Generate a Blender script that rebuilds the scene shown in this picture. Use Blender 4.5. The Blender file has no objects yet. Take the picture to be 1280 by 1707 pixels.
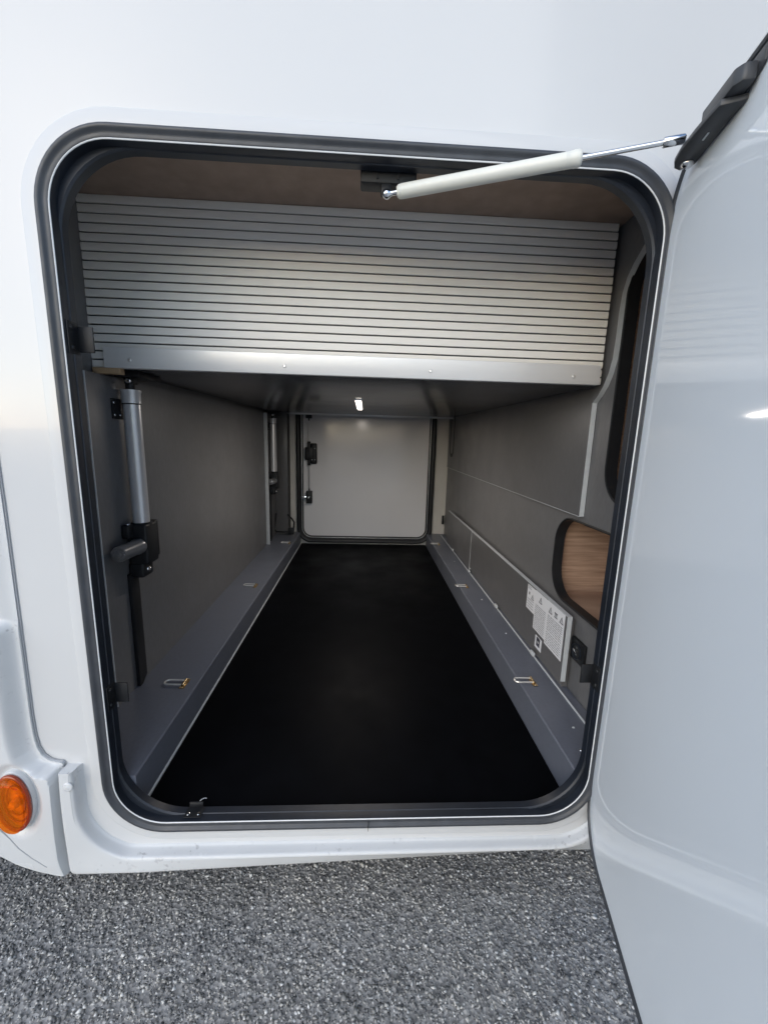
import bpy, bmesh, math, random
import numpy as np
from mathutils import Matrix, Vector

random.seed(7)
scn = bpy.context.scene
COL = scn.collection

# ------------------------------------------------------------------ camera
cam_d = bpy.data.cameras.new('camera')
cam = bpy.data.objects.new('camera', cam_d)
COL.objects.link(cam)
cam_d.sensor_fit = 'HORIZONTAL'
cam_d.sensor_width = 36.0
cam_d.lens = 673.03 / 1280 * 36.0
cam_d.clip_start = 0.01
cam_d.clip_end = 2000
R_ = Vector((0.99858321, -0.04544944, 0.02767518))
U_ = Vector((-0.01889035, 0.18343415, 0.98285048))
F_ = Vector((0.04974657, 0.98198079, -0.1823157))
M = Matrix.Identity(4)
for i in range(3):
    M[i][0], M[i][1], M[i][2] = R_[i], U_[i], -F_[i]
M[0][3], M[1][3], M[2][3] = 0.0, -0.72304, 0.80135
cam.matrix_world = M
scn.camera = cam

# ------------------------------------------------------------------ sky, sun, exposure
SUN_ELEV = 24.0          # degrees above the horizon, broad hazy daylight from behind the viewer
SUN_AZ = -30.0            # degrees to the viewer's right (negative: left) of straight behind
world = bpy.data.worlds.new('World')
scn.world = world
world.use_nodes = True
wn = world.node_tree
bg = wn.nodes['Background']
sky = wn.nodes.new('ShaderNodeTexSky')
sky.sky_type = 'NISHITA'
sky.sun_disc = False
sky.sun_elevation = math.radians(SUN_ELEV)
sky.sun_rotation = math.radians(180.0 - SUN_AZ)
sky.air_density = 1.0
sky.dust_density = 0.7
sky.ozone_density = 1.8
wn.links.new(sky.outputs[0], bg.inputs['Color'])
bg.inputs['Strength'].default_value = 0.15
sun_d = bpy.data.lights.new('sun', 'SUN')
sun_d.energy = 1.2
sun_d.angle = math.radians(90)
sun_d.color = (1.0, 0.97, 0.93)
sun = bpy.data.objects.new('sun', sun_d)
COL.objects.link(sun)
e_, a_ = math.radians(SUN_ELEV), math.radians(SUN_AZ)
travel = Vector((-math.sin(a_) * math.cos(e_), math.cos(a_) * math.cos(e_), -math.sin(e_)))
sun.rotation_euler = travel.to_track_quat('-Z', 'Y').to_euler()
sun.location = (0.5, -6, 3)
vs = scn.view_settings
vs.view_transform = 'Standard'
vs.look = 'None'
vs.gamma = 1.0
vs.use_curve_mapping = False
vs.exposure = 0.64
scn.cycles.max_bounces = 8
scn.cycles.diffuse_bounces = 4
scn.cycles.glossy_bounces = 4
scn.cycles.transmission_bounces = 6
scn.cycles.caustics_reflective = False
scn.cycles.caustics_refractive = False
scn.cycles.use_adaptive_sampling = True
scn.cycles.adaptive_threshold = 0.02

# ------------------------------------------------------------------ materials
def principled(name, col, rough=0.5, metal=0.0, coat=0.0, spec=0.5, noise=None, bump=None, rvar=None, wave=None):
    """noise=(scale, amount, stretch xyz) colour variation; bump=(scale, strength, distance, stretch xyz); rvar=(scale, lo, hi)"""
    m = bpy.data.materials.new(name)
    m.use_nodes = True
    nt = m.node_tree
    b = nt.nodes['Principled BSDF']
    b.inputs['Base Color'].default_value = (*col, 1)
    b.inputs['Roughness'].default_value = rough
    b.inputs['Metallic'].default_value = metal
    b.inputs['Coat Weight'].default_value = coat
    b.inputs['Coat Roughness'].default_value = 0.04
    b.inputs['Specular IOR Level'].default_value = spec
    tc = nt.nodes.new('ShaderNodeTexCoord')
    def tex(scale, stretch, detail=4):
        mp = nt.nodes.new('ShaderNodeMapping')
        mp.inputs['Scale'].default_value = stretch
        nt.links.new(tc.outputs['Object'], mp.inputs['Vector'])
        n = nt.nodes.new('ShaderNodeTexNoise')
        n.inputs['Scale'].default_value = scale
        n.inputs['Detail'].default_value = detail
        nt.links.new(mp.outputs[0], n.inputs['Vector'])
        return n
    if noise:
        n = tex(noise[0], noise[2])
        r = nt.nodes.new('ShaderNodeValToRGB')
        a = noise[1]
        r.color_ramp.elements[0].position = 0.3
        r.color_ramp.elements[1].position = 0.7
        r.color_ramp.elements[0].color = (*[c * (1 - a) for c in col], 1)
        r.color_ramp.elements[1].color = (*[min(1, c * (1 + a)) for c in col], 1)
        nt.links.new(n.outputs['Fac'], r.inputs[0])
        nt.links.new(r.outputs[0], b.inputs['Base Color'])
    if rvar:
        n = tex(rvar[0], (1, 1, 1))
        mr = nt.nodes.new('ShaderNodeMapRange')
        mr.inputs['From Min'].default_value = 0.3
        mr.inputs['From Max'].default_value = 0.7
        mr.inputs['To Min'].default_value = rvar[1]
        mr.inputs['To Max'].default_value = rvar[2]
        nt.links.new(n.outputs['Fac'], mr.inputs['Value'])
        nt.links.new(mr.outputs[0], b.inputs['Roughness'])
    prev = None
    for bp_ in (bump if isinstance(bump, list) else [bump] if bump else []):
        n = tex(bp_[0], bp_[3], 3)
        bn = nt.nodes.new('ShaderNodeBump')
        bn.inputs['Strength'].default_value = bp_[1]
        bn.inputs['Distance'].default_value = bp_[2]
        nt.links.new(n.outputs['Fac'], bn.inputs['Height'])
        if prev:
            nt.links.new(prev.outputs[0], bn.inputs['Normal'])
        prev = bn
    if prev:
        nt.links.new(prev.outputs[0], b.inputs['Normal'])
    return m

ONE = (1, 1, 1)
MT = {}
MT['body'] = principled('white_gelcoat', (0.605, 0.610, 0.612), 0.16, coat=0.3, noise=(2.2, 0.012, ONE),
                        bump=[(3.0, 0.05, 0.02, ONE), (160, 0.03, 0.0006, ONE)], rvar=(6, 0.13, 0.24))
MT['skirt'] = principled('white_moulded_plastic', (0.61, 0.622, 0.63), 0.24, coat=0.15, noise=(9, 0.03, ONE),
                         bump=[(260, 0.04, 0.0006, ONE)], rvar=(14, 0.20, 0.28))
def add_dirt(m, col, scale, lo, hi, amount, mask_scale):
    nt = m.node_tree
    b = nt.nodes['Principled BSDF']
    src = b.inputs['Base Color'].links[0].from_socket
    tc = nt.nodes.new('ShaderNodeTexCoord')
    fac = None
    for sc, a, z in ((scale, lo, hi), (mask_scale, 0.50, 0.66)):
        n = nt.nodes.new('ShaderNodeTexNoise')
        n.inputs['Scale'].default_value = sc
        n.inputs['Detail'].default_value = 3
        nt.links.new(tc.outputs['Object'], n.inputs['Vector'])
        mr = nt.nodes.new('ShaderNodeMapRange')
        mr.inputs['From Min'].default_value = a
        mr.inputs['From Max'].default_value = z
        mr.inputs['To Max'].default_value = amount if fac is None else 1.0
        nt.links.new(n.outputs['Fac'], mr.inputs['Value'])
        if fac is None:
            fac = mr
        else:
            mu = nt.nodes.new('ShaderNodeMath')
            mu.operation = 'MULTIPLY'
            nt.links.new(fac.outputs[0], mu.inputs[0])
            nt.links.new(mr.outputs[0], mu.inputs[1])
            fac = mu
    mx = nt.nodes.new('ShaderNodeMix')
    mx.data_type = 'RGBA'
    nt.links.new(fac.outputs[0], mx.inputs['Factor'])
    nt.links.new(src, mx.inputs['A'])
    mx.inputs['B'].default_value = (*col, 1)
    nt.links.new(mx.outputs['Result'], b.inputs['Base Color'])
add_dirt(MT['skirt'], (0.30, 0.30, 0.31), 95, 0.60, 0.70, 0.6, 11)
MT['door_face'] = principled('glossy_grey_white_laminate', (0.83, 0.88, 0.93), 0.05, coat=0.0, spec=0.55, noise=(1.6, 0.02, ONE),
                             bump=[(2.6, 0.035, 0.012, ONE)], rvar=(3, 0.035, 0.075))
MT['far_face'] = principled('satin_light_grey_laminate', (0.80, 0.80, 0.82), 0.10, noise=(2, 0.03, ONE), bump=[(3, 0.04, 0.01, ONE)], rvar=(3, 0.08, 0.2))
MT['rubber'] = principled('dark_rubber_seal', (0.046, 0.050, 0.058), 0.42, noise=(30, 0.15, ONE), bump=[(300, 0.12, 0.0006, ONE)], rvar=(40, 0.34, 0.5))
MT['jamb'] = principled('black_plastic_jamb', (0.013, 0.017, 0.025), 0.45, noise=(24, 0.2, ONE), bump=[(400, 0.1, 0.0004, ONE)])
MT['black'] = principled('black_plastic', (0.013, 0.014, 0.016), 0.48, spec=0.35, noise=(40, 0.15, ONE), bump=[(500, 0.1, 0.0004, ONE)])
MT['grey_plastic'] = principled('charcoal_plastic', (0.045, 0.048, 0.054), 0.42, noise=(40, 0.15, ONE), bump=[(300, 0.1, 0.0004, ONE)])
MT['white_trim'] = principled('white_plastic_piping', (0.82, 0.83, 0.83), 0.25)
MT['alu_edge'] = principled('aluminium_edge', (0.72, 0.74, 0.76), 0.3, 1.0, bump=[(200, 0.05, 0.0004, (1, 1, 0.05))])
MT['slat'] = principled('silver_slat', (0.88, 0.855, 0.80), 0.45, 0.0, noise=(60, 0.035, (0.03, 1, 1)),
                        rvar=(20, 0.44, 0.52))
MT['alu'] = principled('brushed_aluminium', (0.84, 0.84, 0.83), 0.42, 0.35, noise=(40, 0.04, (0.02, 1, 1)),
                       rvar=(18, 0.38, 0.46))
MT['tube'] = principled('anodised_aluminium_tube', (0.66, 0.66, 0.67), 0.3, 0.45, bump=[(500, 0.06, 0.0003, (1, 1, 0.02))])
MT['chrome'] = principled('polished_steel', (0.75, 0.76, 0.78), 0.12, 1.0)
MT['bright_wire'] = principled('bright_zinc_wire', (0.85, 0.84, 0.82), 0.28, 0.6)
MT['zinc'] = principled('yellow_zinc_plated_steel', (0.62, 0.47, 0.28), 0.25, 1.0, noise=(120, 0.2, ONE))
MT['wall'] = principled('grey_linen_laminate', (0.148, 0.147, 0.150), 0.36, noise=(110, 0.06, (1, 1, 0.4)), rvar=(9, 0.34, 0.44))
MT['panel'] = principled('grey_laminate_board', (0.118, 0.117, 0.120), 0.30, noise=(110, 0.05, (1, 1, 0.4)), rvar=(8, 0.28, 0.38))
MT['rail'] = principled('blue_grey_laminate_rail', (0.130, 0.142, 0.175), 0.36, noise=(110, 0.05, ONE), rvar=(7, 0.32, 0.42))
MT['edge_band'] = principled('pale_grey_edge_band', (0.55, 0.58, 0.60), 0.4, noise=(50, 0.05, ONE))
MT['bed'] = principled('dark_glossy_laminate', (0.070, 0.074, 0.082), 0.2, spec=0.4, noise=(3, 0.06, ONE), bump=[(4, 0.05, 0.008, ONE)], rvar=(5, 0.17, 0.24))
MT['ceiling'] = principled('brown_grey_board', (0.31, 0.225, 0.175), 0.45, noise=(30, 0.12, ONE), bump=[(500, 0.1, 0.0005, ONE)])
MT['mat'] = principled('black_rubber_mat', (0.0022, 0.0025, 0.0034), 0.6, spec=0.05, noise=(14, 0.2, ONE), bump=[(500, 0.25, 0.0006, ONE)], rvar=(5, 0.46, 0.62))
MT['cream'] = principled('cream_inner_lining', (0.62, 0.60, 0.56), 0.4, noise=(12, 0.03, ONE), bump=[(200, 0.05, 0.0006, ONE)])
MT['strut_paint'] = principled('ivory_painted_steel', (0.72, 0.72, 0.66), 0.28, noise=(40, 0.02, ONE))
MT['paper'] = principled('white_sticker_film', (0.80, 0.81, 0.84), 0.35, noise=(60, 0.03, ONE))
MT['ink'] = principled('dark_print', (0.05, 0.05, 0.07), 0.4)
MT['ink_grey'] = principled('grey_print', (0.20, 0.21, 0.24), 0.4)
MT['motor'] = principled('grey_motor_can', (0.22, 0.22, 0.225), 0.3, 0.4, bump=[(300, 0.06, 0.0004, ONE)])
MT['seal_line'] = principled('grey_seam_sealant', (0.33, 0.34, 0.36), 0.5)
MT['raw_wood'] = principled('raw_softwood', (0.42, 0.29, 0.17), 0.6, noise=(60, 0.25, (0.1, 1, 1)))
MT['door_shadow_gap'] = MT['jamb']

def wood_material():
    m = bpy.data.materials.new('light_oak_laminate')
    m.use_nodes = True
    nt = m.node_tree
    b = nt.nodes['Principled BSDF']
    b.inputs['Roughness'].default_value = 0.42
    tc = nt.nodes.new('ShaderNodeTexCoord')
    mp = nt.nodes.new('ShaderNodeMapping')
    mp.inputs['Scale'].default_value = (1.4, 1.4, 24)
    n1 = nt.nodes.new('ShaderNodeTexNoise')
    n1.inputs['Scale'].default_value = 5
    n1.inputs['Detail'].default_value = 9
    n1.inputs['Distortion'].default_value = 0.6
    nt.links.new(tc.outputs['Object'], mp.inputs[0])
    nt.links.new(mp.outputs[0], n1.inputs['Vector'])
    r = nt.nodes.new('ShaderNodeValToRGB')
    r.color_ramp.elements[0].position = 0.32
    r.color_ramp.elements[0].color = (0.29, 0.185, 0.130, 1)
    r.color_ramp.elements[1].position = 0.68
    r.color_ramp.elements[1].color = (0.50, 0.345, 0.250, 1)
    nt.links.new(n1.outputs['Fac'], r.inputs[0])
    nt.links.new(r.outputs[0], b.inputs['Base Color'])
    bn = nt.nodes.new('ShaderNodeBump')
    bn.inputs['Strength'].default_value = 0.15
    bn.inputs['Distance'].default_value = 0.0006
    nt.links.new(n1.outputs['Fac'], bn.inputs['Height'])
    nt.links.new(bn.outputs[0], b.inputs['Normal'])
    return m
MT['wood'] = wood_material()

def amber_material():
    m = bpy.data.materials.new('amber_lens_plastic')
    m.use_nodes = True
    nt = m.node_tree
    b = nt.nodes['Principled BSDF']
    out = nt.nodes['Material Output']
    b.inputs['Base Color'].default_value = (0.95, 0.22, 0.008, 1)
    b.inputs['Roughness'].default_value = 0.07
    tc = nt.nodes.new('ShaderNodeTexCoord')
    v = nt.nodes.new('ShaderNodeTexVoronoi')
    v.inputs['Scale'].default_value = 230
    nt.links.new(tc.outputs['Object'], v.inputs['Vector'])
    bn = nt.nodes.new('ShaderNodeBump')
    bn.inputs['Strength'].default_value = 0.10
    bn.inputs['Distance'].default_value = 0.0008
    nt.links.new(v.outputs['Distance'], bn.inputs['Height'])
    nt.links.new(bn.outputs[0], b.inputs['Normal'])
    t = nt.nodes.new('ShaderNodeBsdfTransparent')
    t.inputs['Color'].default_value = (1.0, 0.50, 0.10, 1)
    mx = nt.nodes.new('ShaderNodeMixShader')
    mx.inputs[0].default_value = 0.30
    nt.links.new(t.outputs[0], mx.inputs[1])
    nt.links.new(b.outputs[0], mx.inputs[2])
    nt.links.new(mx.outputs[0], out.inputs['Surface'])
    return m
MT['amber'] = amber_material()
MT['red_plastic'] = principled('dark_red_amber_plastic', (0.30, 0.05, 0.02), 0.15)
MT['reflector'] = principled('orange_reflector_back', (0.95, 0.42, 0.04), 0.2, 0.0, noise=(70, 0.4, ONE), bump=[(220, 0.8, 0.003, ONE)])

def lamp_material():
    m = bpy.data.materials.new('lit_led_diffuser')
    m.use_nodes = True
    nt = m.node_tree
    b = nt.nodes['Principled BSDF']
    b.inputs['Base Color'].default_value = (0.9, 0.88, 0.85, 1)
    b.inputs['Emission Color'].default_value = (1.0, 0.90, 0.80, 1)
    b.inputs['Emission Strength'].default_value = 9.0
    return m
MT['led'] = lamp_material()

def stone_material():
    m = bpy.data.materials.new('asphalt_chippings')
    m.use_nodes = True
    nt = m.node_tree
    b = nt.nodes['Principled BSDF']
    g = nt.nodes.new('ShaderNodeNewGeometry')
    r = nt.nodes.new('ShaderNodeValToRGB')
    cr = r.color_ramp
    cr.elements[0].position = 0.0
    cr.elements[0].color = (0.12, 0.12, 0.123, 1)
    cr.elements[1].position = 1.0
    cr.elements[1].color = (0.80, 0.79, 0.77, 1)
    for p, c in ((0.28, (0.24, 0.238, 0.238)), (0.58, (0.45, 0.432, 0.405)), (0.84, (0.60, 0.585, 0.56)), (0.95, (0.78, 0.77, 0.75))):
        e = cr.elements.new(p)
        e.color = (*c, 1)
    nt.links.new(g.outputs['Random Per Island'], r.inputs[0])
    tc = nt.nodes.new('ShaderNodeTexCoord')
    n = nt.nodes.new('ShaderNodeTexNoise')
    n.inputs['Scale'].default_value = 4.5
    n.inputs['Detail'].default_value = 5
    nt.links.new(tc.outputs['Object'], n.inputs['Vector'])
    mx = nt.nodes.new('ShaderNodeMix')
    mx.data_type = 'RGBA'
    mx.blend_type = 'MULTIPLY'
    mx.inputs['Factor'].default_value = 1.0
    r2 = nt.nodes.new('ShaderNodeValToRGB')
    r2.color_ramp.elements[0].position = 0.3
    r2.color_ramp.elements[1].position = 0.7
    r2.color_ramp.elements[0].color = (0.70, 0.71, 0.72, 1)
    r2.color_ramp.elements[1].color = (1.0, 0.985, 0.95, 1)
    nt.links.new(n.outputs['Fac'], r2.inputs[0])
    nt.links.new(r.outputs[0], mx.inputs['A'])
    nt.links.new(r2.outputs[0], mx.inputs['B'])
    nt.links.new(mx.outputs['Result'], b.inputs['Base Color'])
    mr = nt.nodes.new('ShaderNodeMapRange')
    mr.inputs['To Min'].default_value = 0.62
    mr.inputs['To Max'].default_value = 0.16
    nt.links.new(g.outputs['Random Per Island'], mr.inputs['Value'])
    nt.links.new(mr.outputs[0], b.inputs['Roughness'])
    n2 = nt.nodes.new('ShaderNodeTexNoise')
    n2.inputs['Scale'].default_value = 420
    nt.links.new(tc.outputs['Object'], n2.inputs['Vector'])
    bn = nt.nodes.new('ShaderNodeBump')
    bn.inputs['Strength'].default_value = 0.3
    bn.inputs['Distance'].default_value = 0.001
    nt.links.new(n2.outputs['Fac'], bn.inputs['Height'])
    nt.links.new(bn.outputs[0], b.inputs['Normal'])
    return m
MT['stone'] = stone_material()

def asphalt_material():
    m = bpy.data.materials.new('asphalt')
    m.use_nodes = True
    nt = m.node_tree
    b = nt.nodes['Principled BSDF']
    tc = nt.nodes.new('ShaderNodeTexCoord')
    v = nt.nodes.new('ShaderNodeTexVoronoi')
    v.inputs['Scale'].default_value = 130
    nt.links.new(tc.outputs['Object'], v.inputs['Vector'])
    r = nt.nodes.new('ShaderNodeValToRGB')
    r.color_ramp.elements[0].color = (0.18, 0.175, 0.17, 1)
    r.color_ramp.elements[1].color = (0.46, 0.445, 0.42, 1)
    sep = nt.nodes.new('ShaderNodeSeparateColor')
    nt.links.new(v.outputs['Color'], sep.inputs[0])
    nt.links.new(sep.outputs[0], r.inputs[0])
    nt.links.new(r.outputs[0], b.inputs['Base Color'])
    b.inputs['Roughness'].default_value = 0.8
    bn = nt.nodes.new('ShaderNodeBump')
    bn.inputs['Strength'].default_value = 0.7
    bn.inputs['Distance'].default_value = 0.004
    nt.links.new(v.outputs['Distance'], bn.inputs['Height'])
    nt.links.new(bn.outputs[0], b.inputs['Normal'])
    return m
MT['asphalt'] = asphalt_material()

# ------------------------------------------------------------------ helpers
def link(name, me, mat, parent=None, smooth=False):
    if mat is not None:
        me.materials.append(MT[mat] if isinstance(mat, str) else mat)
    if smooth:
        me.polygons.foreach_set('use_smooth', [True] * len(me.polygons))
        try:
            me.set_sharp_from_angle(angle=math.radians(38))
        except Exception:
            pass
    o = bpy.data.objects.new(name, me)
    COL.objects.link(o)
    if parent is not None:
        o.parent = parent
    return o

def pydata(name, verts, faces, mat, parent=None, smooth=False):
    me = bpy.data.meshes.new(name)
    me.from_pydata([tuple(v) for v in verts], [], faces)
    me.update()
    return link(name, me, mat, parent, smooth)

def frombm(name, bm, mat, parent=None, smooth=False):
    bmesh.ops.recalc_face_normals(bm, faces=bm.faces)
    me = bpy.data.meshes.new(name)
    bm.to_mesh(me)
    bm.free()
    return link(name, me, mat, parent, smooth)

def add_box(bm, lo, hi, bev=0.0, seg=2):
    b2 = bmesh.new()
    bmesh.ops.create_cube(b2, size=1)
    for v in b2.verts:
        for k in range(3):
            v.co[k] = lo[k] if v.co[k] < 0 else hi[k]
    if bev > 0:
        bmesh.ops.bevel(b2, geom=list(b2.edges), offset=bev, segments=seg, affect='EDGES', profile=0.5)
    merge(bm, b2)

def merge(bm, b2):
    me = bpy.data.meshes.new('tmp')
    b2.to_mesh(me)
    b2.free()
    bm.from_mesh(me)
    bpy.data.meshes.remove(me)

def box(name, lo, hi, mat, parent=None, bev=0.0, seg=2):
    bm = bmesh.new()
    add_box(bm, lo, hi, bev, seg)
    return frombm(name, bm, mat, parent, bev > 0)

def add_cyl(bm, a, b, r0, r1=None, n=20, bev=0.0):
    """closed cylinder or cone from point a to point b, with a rounded rim when bev is set"""
    r1 = r0 if r1 is None else r1
    prof = [(0, 0), (0, r0 - bev), (bev, r0)] if bev else [(0, 0), (0, r0)]
    a, b = Vector(a), Vector(b)
    L = (b - a).length
    prof += [(L - bev, r1), (L, r1 - bev), (L, 0)] if bev else [(L, r1), (L, 0)]
    add_lathe(bm, a, b - a, prof, n)

def add_lathe(bm, origin, axis, prof, n=20):
    """revolve (height, radius) pairs about an axis"""
    ax = Vector(axis).normalized()
    t = Vector((0, 0, 1)) if abs(ax.z) < 0.9 else Vector((1, 0, 0))
    e1 = ax.cross(t).normalized()
    e2 = ax.cross(e1)
    o = Vector(origin)
    rings = []
    for h, r in prof:
        if r <= 1e-7:
            rings.append([bm.verts.new(o + ax * h)])
        else:
            rings.append([bm.verts.new(o + ax * h + (e1 * math.cos(2 * math.pi * k / n) + e2 * math.sin(2 * math.pi * k / n)) * r) for k in range(n)])
    for A, B in zip(rings, rings[1:]):
        for k in range(n):
            k2 = (k + 1) % n
            if len(A) == 1 and len(B) == 1:
                continue
            if len(A) == 1:
                bm.faces.new((A[0], B[k2], B[k]))
            elif len(B) == 1:
                bm.faces.new((A[k], A[k2], B[0]))
            else:
                bm.faces.new((A[k], A[k2], B[k2], B[k]))

def cyl(name, a, b, r, mat, parent=None, n=20, bev=0.0, r1=None):
    bm = bmesh.new()
    add_cyl(bm, a, b, r, r1, n, bev)
    return frombm(name, bm, mat, parent, True)

def add_tube(bm, pts, r, n=8, closed=False):
    pts = [Vector(p) for p in pts]
    N = len(pts)
    rings = []
    up = None
    for i, p in enumerate(pts):
        if closed:
            d = pts[(i + 1) % N] - pts[i - 1]
        else:
            d = pts[min(i + 1, N - 1)] - pts[max(i - 1, 0)]
        d.normalize()
        if up is None:
            up = d.orthogonal().normalized()
        up = (up - d * up.dot(d)).normalized()
        s = d.cross(up)
        rings.append([bm.verts.new(p + (up * math.cos(2 * math.pi * k / n) + s * math.sin(2 * math.pi * k / n)) * r) for k in range(n)])
    for i in range(N if closed else N - 1):
        A, B = rings[i], rings[(i + 1) % N]
        for k in range(n):
            k2 = (k + 1) % n
            bm.faces.new((A[k], A[k2], B[k2], B[k]))
    if not closed:
        bm.faces.new(rings[0][::-1])
        bm.faces.new(rings[-1])

def tube(name, pts, r, mat, parent=None, n=8, closed=False):
    bm = bmesh.new()
    add_tube(bm, pts, r, n, closed)
    return frombm(name, bm, mat, parent, True)

def rr_path(x0, x1, z0, z1, r, n=14):
    """rounded rectangle, anticlockwise in the xz plane: (x, z, outward nx, nz)"""
    out = []
    for cx, cz, a0 in ((x1 - r, z1 - r, 0), (x0 + r, z1 - r, 90), (x0 + r, z0 + r, 180), (x1 - r, z0 + r, 270)):
        for k in range(n + 1):
            a = math.radians(a0 + 90 * k / n)
            out.append((cx + r * math.cos(a), cz + r * math.sin(a), math.cos(a), math.sin(a)))
    return out

def sweep(name, path, prof, mat, parent=None, closed_prof=True):
    """carry a profile of (outward offset, y) pairs round a closed path"""
    m, verts, faces = len(prof), [], []
    for x, z, nx, nz in path:
        for o, y in prof:
            verts.append((x + nx * o, y, z + nz * o))
    N = len(path)
    for i in range(N):
        j = (i + 1) % N
        for k in range(m if closed_prof else m - 1):
            k2 = (k + 1) % m
            faces.append((i * m + k, i * m + k2, j * m + k2, j * m + k))
    bm = bmesh.new()
    vs_ = [bm.verts.new(v) for v in verts]
    for f in faces:
        bm.faces.new([vs_[q] for q in f])
    return frombm(name, bm, mat, parent, True)

def plate_with_hole(verts, faces, rect, path, y, axis='y', off=0):
    """flat sheet: rectangle rect=(x0,x1,z0,z1) minus the closed path, in the plane axis=y"""
    x0, x1, z0, z1 = rect
    dense = []
    for p, q in zip(path, path[1:] + path[:1]):
        n_ = max(1, int(math.hypot(q[0] - p[0], q[1] - p[1]) / 0.03))
        dense += [(p[0] + (q[0] - p[0]) * k / n_, p[1] + (q[1] - p[1]) * k / n_) for k in range(n_)]
    path = dense
    cx = sum(p[0] for p in path) / len(path)
    cz = sum(p[1] for p in path) / len(path)
    base = len(verts)
    N = len(path)
    def P(a, b):
        return (a, y, b) if axis == 'y' else (y, a, b)
    outer = []
    for p in path:
        dx, dz = p[0] - cx, p[1] - cz
        t = 1e9
        if dx > 1e-9: t = min(t, (x1 - cx) / dx)
        if dx < -1e-9: t = min(t, (x0 - cx) / dx)
        if dz > 1e-9: t = min(t, (z1 - cz) / dz)
        if dz < -1e-9: t = min(t, (z0 - cz) / dz)
        outer.append((cx + dx * t, cz + dz * t))
    for p in path:
        verts.append(P(p[0], p[1]))
    for p in outer:
        verts.append(P(*p))
    def side(p):
        return 0 if abs(p[0] - x1) < 1e-6 else 1 if abs(p[1] - z1) < 1e-6 else 2 if abs(p[0] - x0) < 1e-6 else 3
    corners = {(0, 1): (x1, z1), (1, 2): (x0, z1), (2, 3): (x0, z0), (3, 0): (x1, z0)}
    for i in range(N):
        j = (i + 1) % N
        faces.append((base + i, base + j, base + N + j, base + N + i))
        a, b = side(outer[i]), side(outer[j])
        if a != b and (a, b) in corners:
            verts.append(P(*corners[(a, b)]))
            faces.append((base + N + i, base + N + j, len(verts) - 1))

def prism(name, pts, lo, hi, axis, mat, parent=None, bev=0.0):
    """polygon of 2D points extruded from lo to hi along an axis (x: pts are y,z; y: x,z; z: x,y)"""
    bm = bmesh.new()
    def P(a, b, h):
        return {'x': (h, a, b), 'y': (a, h, b), 'z': (a, b, h)}[axis]
    A = [bm.verts.new(P(a, b, lo)) for a, b in pts]
    B = [bm.verts.new(P(a, b, hi)) for a, b in pts]
    n = len(pts)
    bm.faces.new(A)
    bm.faces.new(B[::-1])
    for i in range(n):
        bm.faces.new((A[i], B[i], B[(i + 1) % n], A[(i + 1) % n]))
    if bev:
        bmesh.ops.recalc_face_normals(bm, faces=bm.faces)
        es = [e for e in bm.edges if len(e.link_faces) == 2 and e.calc_face_angle(0) > 0.6]
        bmesh.ops.bevel(bm, geom=es, offset=bev, segments=2, affect='EDGES', profile=0.5)
    return frombm(name, bm, mat, parent, True)

def arc(cx, cy, r, a0, a1, n):
    return [(cx + r * math.cos(math.radians(a0 + (a1 - a0) * k / n)), cy + r * math.sin(math.radians(a0 + (a1 - a0) * k / n))) for k in range(n + 1)]

def empty(name, loc=(0, 0, 0), rz=0.0):
    o = bpy.data.objects.new(name, None)
    o.empty_display_size = 0.05
    COL.objects.link(o)
    o.location = loc
    o.rotation_euler = (0, 0, rz)
    return o

def tag(o, label=None, cat=None, group=None, kind=None):
    for k, v in (('label', label), ('category', cat), ('group', group), ('kind', kind)):
        if v:
            o[k] = v
    return o

def copy_tree(o, parent=None):
    c = o.copy()
    COL.objects.link(c)
    c.parent = parent
    for k in ('label', 'group'):
        pass
    for ch in list(o.children):
        copy_tree(ch, c)
    return c

_screw = {}
def screw(loc, axis, r, parent, mat='chrome', name='screw'):
    """small domed cross-head screw; axis points out of the surface"""
    key = (round(r, 5), mat)
    if key not in _screw:
        bm = bmesh.new()
        add_lathe(bm, (0, 0, -0.002), (0, 0, 1), [(0, 0), (0, r), (0.002, r), (0.002 + r * 0.35, r * 0.8), (0.002 + r * 0.5, r * 0.4), (0.002 + r * 0.3, r * 0.12), (0.002 + r * 0.3, 0)], 12)
        bmesh.ops.recalc_face_normals(bm, faces=bm.faces)
        me = bpy.data.meshes.new('screw')
        bm.to_mesh(me)
        bm.free()
        me.materials.append(MT[mat])
        me.polygons.foreach_set('use_smooth', [True] * len(me.polygons))
        _screw[key] = me
    o = bpy.data.objects.new(name, _screw[key])
    COL.objects.link(o)
    o.parent = parent
    o.location = loc
    o.rotation_euler = Vector(axis).to_track_quat('Z', 'Y').to_euler()
    return o

# ------------------------------------------------------------------ ground
GZ = -0.26
pydata('ground', [(-300, -300, GZ), (300, -300, GZ), (300, 300, GZ), (-300, 300, GZ)], [(0, 1, 2, 3)], 'asphalt')
tag(bpy.data.objects['ground'], 'grey asphalt ground of small stone chippings below the motorhome', 'ground', None, 'structure')

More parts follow.
